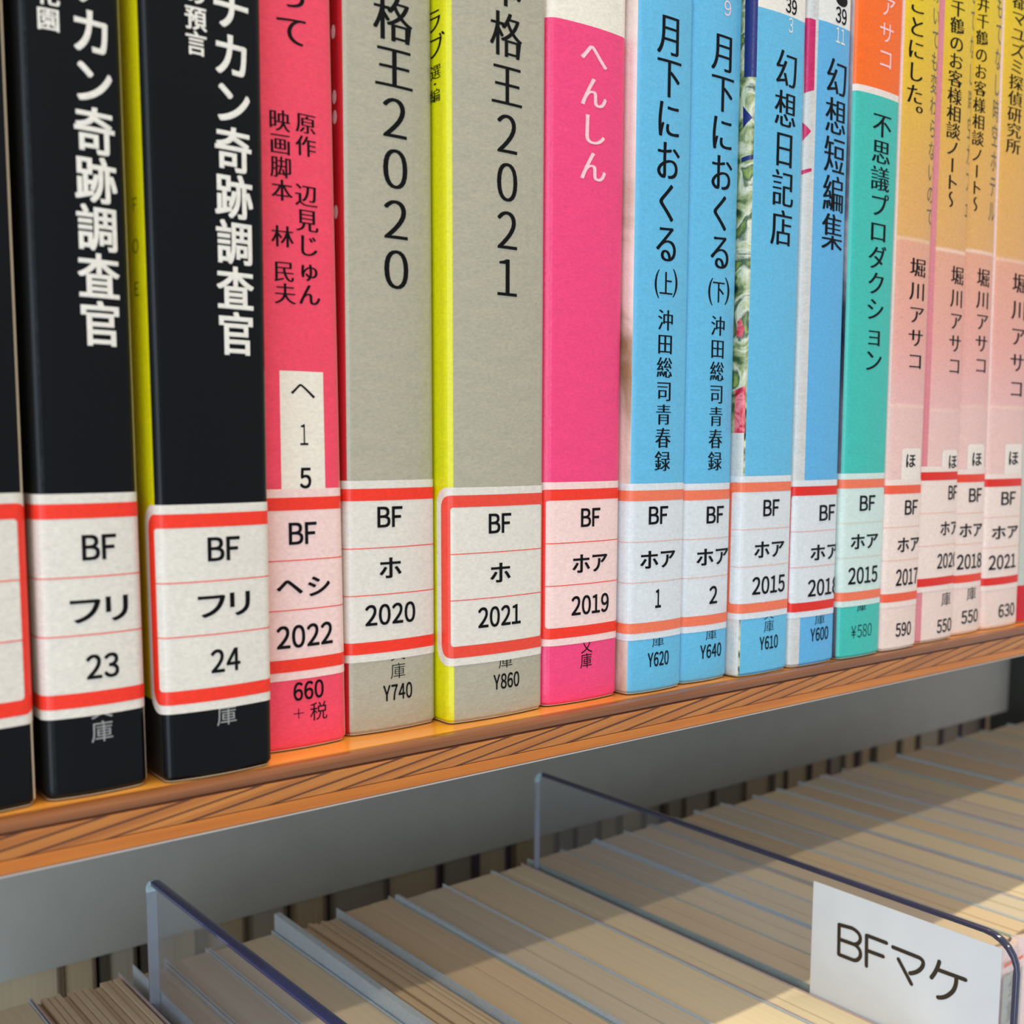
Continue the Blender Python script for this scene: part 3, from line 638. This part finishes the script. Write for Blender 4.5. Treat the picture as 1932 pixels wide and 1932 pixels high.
for k in range(len(xs) - 1):
    a, b_ = xs[k], xs[k + 1]; typ = seq[k][2]
    for dv_, i_ in ((DIV1, 2), (DIV2, 10)):   # leave room for the dividers
        lo_, hi_ = sorted((dv_[0][0], dv_[1][0]))
        dx_ = dv_[0][0] + (dv_[1][0] - dv_[0][0]) * (0.104 - dv_[0][1]) / (dv_[1][1] - dv_[0][1])
        if k == i_ - 1: b_ = dx_ - 0.0009
        if k == i_: a = dx_ + 0.0013
    w = b_ - a - 0.0003
    if typ == 'a': a += 0.0
    yb = 0.1045 + random.uniform(-0.0012, 0.0012); yf = (-0.033 if k <= 9 else -0.0115) + random.uniform(-0.001, 0.001)
    h = ZT - lowz + random.uniform(-0.0003, 0.0003)
    lab = labs[k] if k < len(labs) else 'lower paperback, %s to the right of the clear divider with the card' % ordn[k - len(labs)]
    t = thing('lower_paperback', (a + (yb - yf) * math.sin(TILT), yf, lowz), lab, 'book', 'paperbacks in the lower row')
    t.rotation_euler = (0, 0, TILT)
    fm = FILM if k in (2, 5, 7, 16, 18, 24) else [FILM, FILM2, FILM3, FILM][k % 4]; D = yb - yf
    ct = {5: 0.0016, 7: 0.0010, 16: 0.0010, 17: 0.0012, 18: 0.0012, 23: 0.0009, 24: 0.0014}.get(k, 0.0003)
    raise_ = {5: 0.0042, 2: 0.002, 7: 0.001, 6: 0.0}.get(k, random.choice((0.0, 0.0001, 0.0004)))
    # cover: two boards and a rounded spine joining them
    n = 8; out = []
    out.append((0, D)); out.append((0, 0.002))
    for i in range(1, n): 
        u = i / n; out.append((w * u, 0.002 - 0.002 * math.sin(math.pi * u) ** 0.6))
    out += [(w, 0.002), (w, D)]
    inn = [(ct, D), (ct, 0.0035)] + [(ct + (w - ct - 0.0002) * i / n, 0.0033 - 0.0016 * math.sin(math.pi * i / n) ** 0.6) for i in range(1, n)] + [(w - 0.0002, 0.0035), (w - 0.0002, D)]
    N = len(out); V = []
    for z in (0, h):
        for j, (p, q) in enumerate(out): V.append((p, q, z + (raise_ * (0.35 + 0.65 * min(1, q / D)) if z and j < 2 else 0) + (raise_ * 0.25 if z and j >= N - 2 else 0)))
        for j, (p, q) in enumerate(inn): V.append((p, q, z + (raise_ * (0.35 + 0.65 * min(1, q / D)) if z and j < 2 else 0) + (raise_ * 0.25 if z and j >= N - 2 else 0)))
    Fc = []
    for i in range(N - 1):
        Fc += [(i, i + 1, 2 * N + i + 1, 2 * N + i), (N + i, 3 * N + i, 3 * N + i + 1, N + i + 1), (2 * N + i, 2 * N + i + 1, 3 * N + i + 1, 3 * N + i)]
    Fc += [(0, 2 * N, 3 * N, N), (N - 1, 2 * N - 1, 4 * N - 1, 3 * N - 1)]
    fmi = []
    for i, q in enumerate(Fc): fmi.append(1 if (i < 3 * (N - 1) and i // 3 not in (0, N - 2)) else 0)
    mesh_obj('cover', V, Fc, [fm, SP[k % 3] if k < 11 else SP[0]], t, fmi)
    if a < hit(1903, 1850, 1, -0.0125)[0] < b_:
        hx = lambda px, py: hit(px, py, 1, -0.0125)
        org = np.array(t.location); ca, sa = math.cos(-TILT), math.sin(-TILT)
        def loc(px, py, yy=-0.0003):
            d = hx(px, py) - org; return (d[0] * ca - d[1] * sa, yy, d[2])
        zr, zg = loc(1903, 1826)[2], loc(1903, 1845)[2]
        mesh_obj('red_line', [(0.0006, -0.0002, zr - 0.0004), (w - 0.0006, -0.0002, zr - 0.0004), (w - 0.0006, -0.0002, zr + 0.0004), (0.0006, -0.0002, zr + 0.0004)], [(0, 1, 2, 3)], ORA, t)
        mesh_obj('grey_spine_panel', [(0.0006, -0.00015, 0.02), (w - 0.0006, -0.00015, 0.02), (w - 0.0006, -0.00015, zg), (0.0006, -0.00015, zg)], [(0, 1, 2, 3)], SP[1], t)
        for i_, ch in enumerate('全集'):
            v_, f_ = glyph(ch); mesh_obj('title_text', [(w / 2 + (p[0] - 0.5) * 0.0045, -0.00035, zg - 0.0035 - 0.0062 * i_ + (p[1] - 0.38) * 0.0055) for p in v_], f_, GREYINK, t)
    pm = pgs[(k * 2 + k // 3) % 3]
    if typ == 'r':
        nn = 13; x0 = ct + 0.0001; ww = (w - ct - 0.0006) / nn
        for i in range(nn):
            hh = h - 0.0008 + random.uniform(-0.0007, 0.0004); x1 = x0 + ww * i
            box('page_section', x1, x1 + ww * 0.86, 0.0036, D - 0.001 + random.uniform(-0.0007, 0.0005), 0.0003, hh, pm, t)
    else:
        x0 = ct + 0.00005; x1 = w - 0.00025
        if random.random() < 0.45:
            xm = x0 + (x1 - x0) * random.uniform(0.3, 0.7)
            box('page_block', x0, xm, 0.0036, D - 0.001, 0.0003, h - 0.0005, pm, t); box('page_block', xm + 0.0001, x1, 0.0036, D - 0.0012, 0.0003, h - 0.0003, pm, t)
        else: box('page_block', x0, x1, 0.0036, D - 0.001, 0.0003, h - 0.0004, pm, t, 0.00015)

# ------------------------------------------------------------------ clear dividers
def acrylic():
    m = bpy.data.materials.new('clear_acrylic'); m.use_nodes = True; n = m.node_tree.nodes; l = m.node_tree.links; n.clear()
    o = n.new('ShaderNodeOutputMaterial'); tr = n.new('ShaderNodeBsdfTransparent'); tr.inputs[0].default_value = (0.97, 0.975, 0.985, 1)
    gl = n.new('ShaderNodeBsdfGlossy'); gl.inputs['Roughness'].default_value = 0.08; gl.inputs[0].default_value = (0.9, 0.95, 1, 1)
    df = n.new('ShaderNodeBsdfDiffuse'); df.inputs[0].default_value = (0.5, 0.56, 0.66, 1)
    lw = n.new('ShaderNodeLayerWeight'); lw.inputs[0].default_value = 0.5
    pw = n.new('ShaderNodeMath'); pw.operation = 'POWER'; pw.inputs[1].default_value = 4.0; l.new(lw.outputs['Facing'], pw.inputs[0])
    fr = n.new('ShaderNodeMath'); fr.operation = 'MULTIPLY_ADD'; fr.inputs[1].default_value = 0.6; fr.inputs[2].default_value = 0.04; l.new(pw.outputs[0], fr.inputs[0])
    m1 = n.new('ShaderNodeMixShader'); m2 = n.new('ShaderNodeMixShader'); m2.inputs[0].default_value = 0.035
    l.new(fr.outputs[0], m1.inputs[0]); l.new(tr.outputs[0], m1.inputs[1]); l.new(gl.outputs[0], m1.inputs[2])
    l.new(m1.outputs[0], m2.inputs[1]); l.new(df.outputs[0], m2.inputs[2]); l.new(m2.outputs[0], o.inputs[0]); return m
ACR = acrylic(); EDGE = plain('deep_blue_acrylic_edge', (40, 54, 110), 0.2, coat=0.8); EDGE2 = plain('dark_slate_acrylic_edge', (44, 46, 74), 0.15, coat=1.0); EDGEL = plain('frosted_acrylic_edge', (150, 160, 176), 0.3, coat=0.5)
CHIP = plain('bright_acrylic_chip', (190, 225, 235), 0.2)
def divider(p0, p1, z1, th, rf, rb, edge, label):
    """vertical sheet from back point p0 to front point p1 (x, y)"""
    o = thing('acrylic_divider', (p1[0], p1[1], lowz), label, 'divider', 'clear acrylic dividers')
    L = math.hypot(p0[0] - p1[0], p0[1] - p1[1]); ang = math.atan2(p0[1] - p1[1], p0[0] - p1[0])
    o.rotation_euler = (0, 0, ang - math.pi / 2)
    H = z1 - lowz
    prof = [(0, 0), (0, H - rf)]
    for i in range(1, 7): a = math.radians(90 * i / 6); prof.append((rf * (1 - math.cos(a)), H - rf + rf * math.sin(a)))
    for i in range(0, 5): a = math.radians(90 * i / 4); prof.append((L - rb + rb * math.sin(a), H - rb + rb * math.cos(a)))
    prof.append((L, 0)); n = len(prof)
    V = [(-th / 2, y, z) for y, z in prof] + [(th / 2, y, z) for y, z in prof]
    mesh_obj('clear_panel', V, [tuple(range(n)), tuple(range(2 * n - 1, n - 1, -1))], ACR, o)
    V2 = []; 
    E1 = [i for i in range(n)]
    def strip(name, i0, i1, mat):
        idx = list(range(i0, i1 + 1)); VV = []
        for i in idx:
            y, z = prof[i]; yc, zc = L / 2, H * 0.4
            d = math.hypot(yc - y, zc - z); q = 0.0007
            ny, nz_ = ((0, -1) if 8 <= i <= n - 6 else ((1, 0) if i < 2 else ((-1, 0) if i >= n - 2 else ((yc - y) / d, (zc - z) / d))))
            for an in (180, 144, 108, 72, 36, 0): VV.append((math.cos(math.radians(an)) * (th / 2 + 0.00005), y - ny * 0.0003 * math.sin(math.radians(an)), z - nz_ * 0.0003 * math.sin(math.radians(an))))
            VV += [(th / 2 + 0.00005, y + ny * q, z + nz_ * q), (-th / 2 - 0.00005, y + ny * q, z + nz_ * q)]
        FF = []
        for j in range(len(idx) - 1):
            for q in range(8): FF.append((j * 8 + q, j * 8 + (q + 1) % 8, (j + 1) * 8 + (q + 1) % 8, (j + 1) * 8 + q))
        FF += [tuple(range(8)), tuple(len(VV) - 1 - q for q in range(8))]
        so = mesh_obj(name, VV, FF, mat, o, smooth=True)
        so.data.set_sharp_from_angle(angle=math.radians(50))
    strip('front_edge', 0, 7, edge); strip('top_edge', 7, 8, edge); strip('corner_edge', 8, 12, CHIP); strip('back_edge', 12, n - 1, EDGEL)
    return o, L, ang
d1, _, _ = divider(tuple(DIV1[0]), tuple(DIV1[1]), ZD, 0.0020, 0.006, 0.003, EDGE, 'clear acrylic divider with blue top edge, standing nearer the lower left')
P0, P1 = DIV2
d2, _, a2 = divider(tuple(P0), tuple(P1), ZD, 0.0013, 0.0065, 0.003, EDGE2, 'clear acrylic divider carrying the white handwritten card, at the lower right')
# white card stuck on the divider's left face
def on_div(px, py, off=0.0008):
    e = (P0 - P1) / np.linalg.norm(P0 - P1); nrm = np.array([-e[1], e[0]]); base = P1 + nrm * off
    d = ray(px, py); A = np.array([[d[0], -e[0]], [d[1], -e[1]]]); t, u = np.linalg.solve(A, base - CAM[:2])
    return u, (CAM + d * t)[2], e, base
u_tl, z_tl, e_, _ = on_div(1536, 1652); u_tr, z_tr, _, _ = on_div(1891, 1790); u_bl, z_bl, _, _ = on_div(1528, 1886)
ztop = min(z_tl, z_tr, ZD - 0.0008); 
def dv(u, z, off):
    nrm = np.array([-e_[1], e_[0]]); b = P1 + nrm * off + e_ * u; return (b[0], b[1], z)
o0 = np.array([P1[0], P1[1], z_bl])
def local(v): return tuple(np.array(v) - o0)
V = []
for off in (0.00072, 0.0009):
    V += [local(dv(u_tl, z_bl, off)), local(dv(u_tr, z_bl - 0.002, off)), local(dv(u_tr, ztop, off)), local(dv(u_tl, ztop, off))]
cardm = plain('white_card', (222, 226, 232), 0.5)
cd_ = mesh_obj('white_card', V, [(0, 1, 2, 3), (7, 6, 5, 4), (0, 4, 5, 1), (1, 5, 6, 2), (2, 6, 7, 3), (3, 7, 4, 0)], cardm)
cd_.location = tuple(o0); cd_.name = 'handwritten_card'
tag(cd_, 'white card reading BFマケ stuck to the far clear divider', 'card')
V = []; Fc = []
def stroke(pts, w=0.00042):
    """pen stroke through photo pixels, as a flat ribbon with round ends on the card"""
    q = [np.array(on_div(*p)[:2]) for p in pts]
    # subdivide smoothly
    for i in range(len(q) - 1):
        a, b = q[i], q[i + 1]; d = (b - a) / (np.linalg.norm(b - a) + 1e-12); nr = np.array([-d[1], d[0]])
        base = len(V); ring = []
        for s, c in ((1, b), (-1, a)):
            for j in range(7):
                an = -math.pi / 2 + math.pi * j / 6; ring.append(c + w * s * (d * math.cos(an) + nr * math.sin(an)))
        for r_ in ring: V.append(local(dv(r_[0], r_[1], 0.00098 + 0.000001 * (len(Fc) % 7))))
        Fc.append(tuple(range(base, base + 14)))
z6 = lambda pts: [(1432 + x / 3.864, 1532 + y / 3.864) for x, y in pts]
def arc(p, q, r, n=8):
    return [tuple((1 - t) ** 2 * np.array(p) + 2 * t * (1 - t) * np.array(q) + t * t * np.array(r)) for t in [i / n for i in range(n + 1)]]
stroke(z6([(588, 822), (584, 1035)])); stroke(z6([(588, 820), (680, 845)] + arc((680, 845), (748, 880), (742, 930)) + arc((742, 930), (735, 962), (700, 965)) + [(596, 928)]))
stroke(z6(arc((700, 965), (752, 1000), (742, 1050)) + arc((742, 1050), (725, 1088), (690, 1078)) + [(588, 1038)]))
stroke(z6([(788, 900), (786, 1120)])); stroke(z6([(794, 900), (932, 953)])); stroke(z6([(796, 1010), (908, 1052)]))
stroke(z6([(980, 984), (1170, 1060)] + arc((1170, 1060), (1215, 1085), (1195, 1125)) + arc((1195, 1125), (1170, 1170), (1105, 1175)))); stroke(z6([(1020, 1072), (1114, 1252)]))
stroke(z6([(1318, 1090)] + arc((1318, 1090), (1300, 1160), (1260, 1205)))); stroke(z6([(1312, 1150), (1508, 1222)])); stroke(z6([(1442, 1204)] + arc((1442, 1204), (1445, 1290), (1395, 1325)) + arc((1395, 1325), (1355, 1358), (1308, 1350))))
mesh_obj('handwriting', V, Fc, plain('felt_pen_ink', (48, 36, 26), 0.5), cd_)
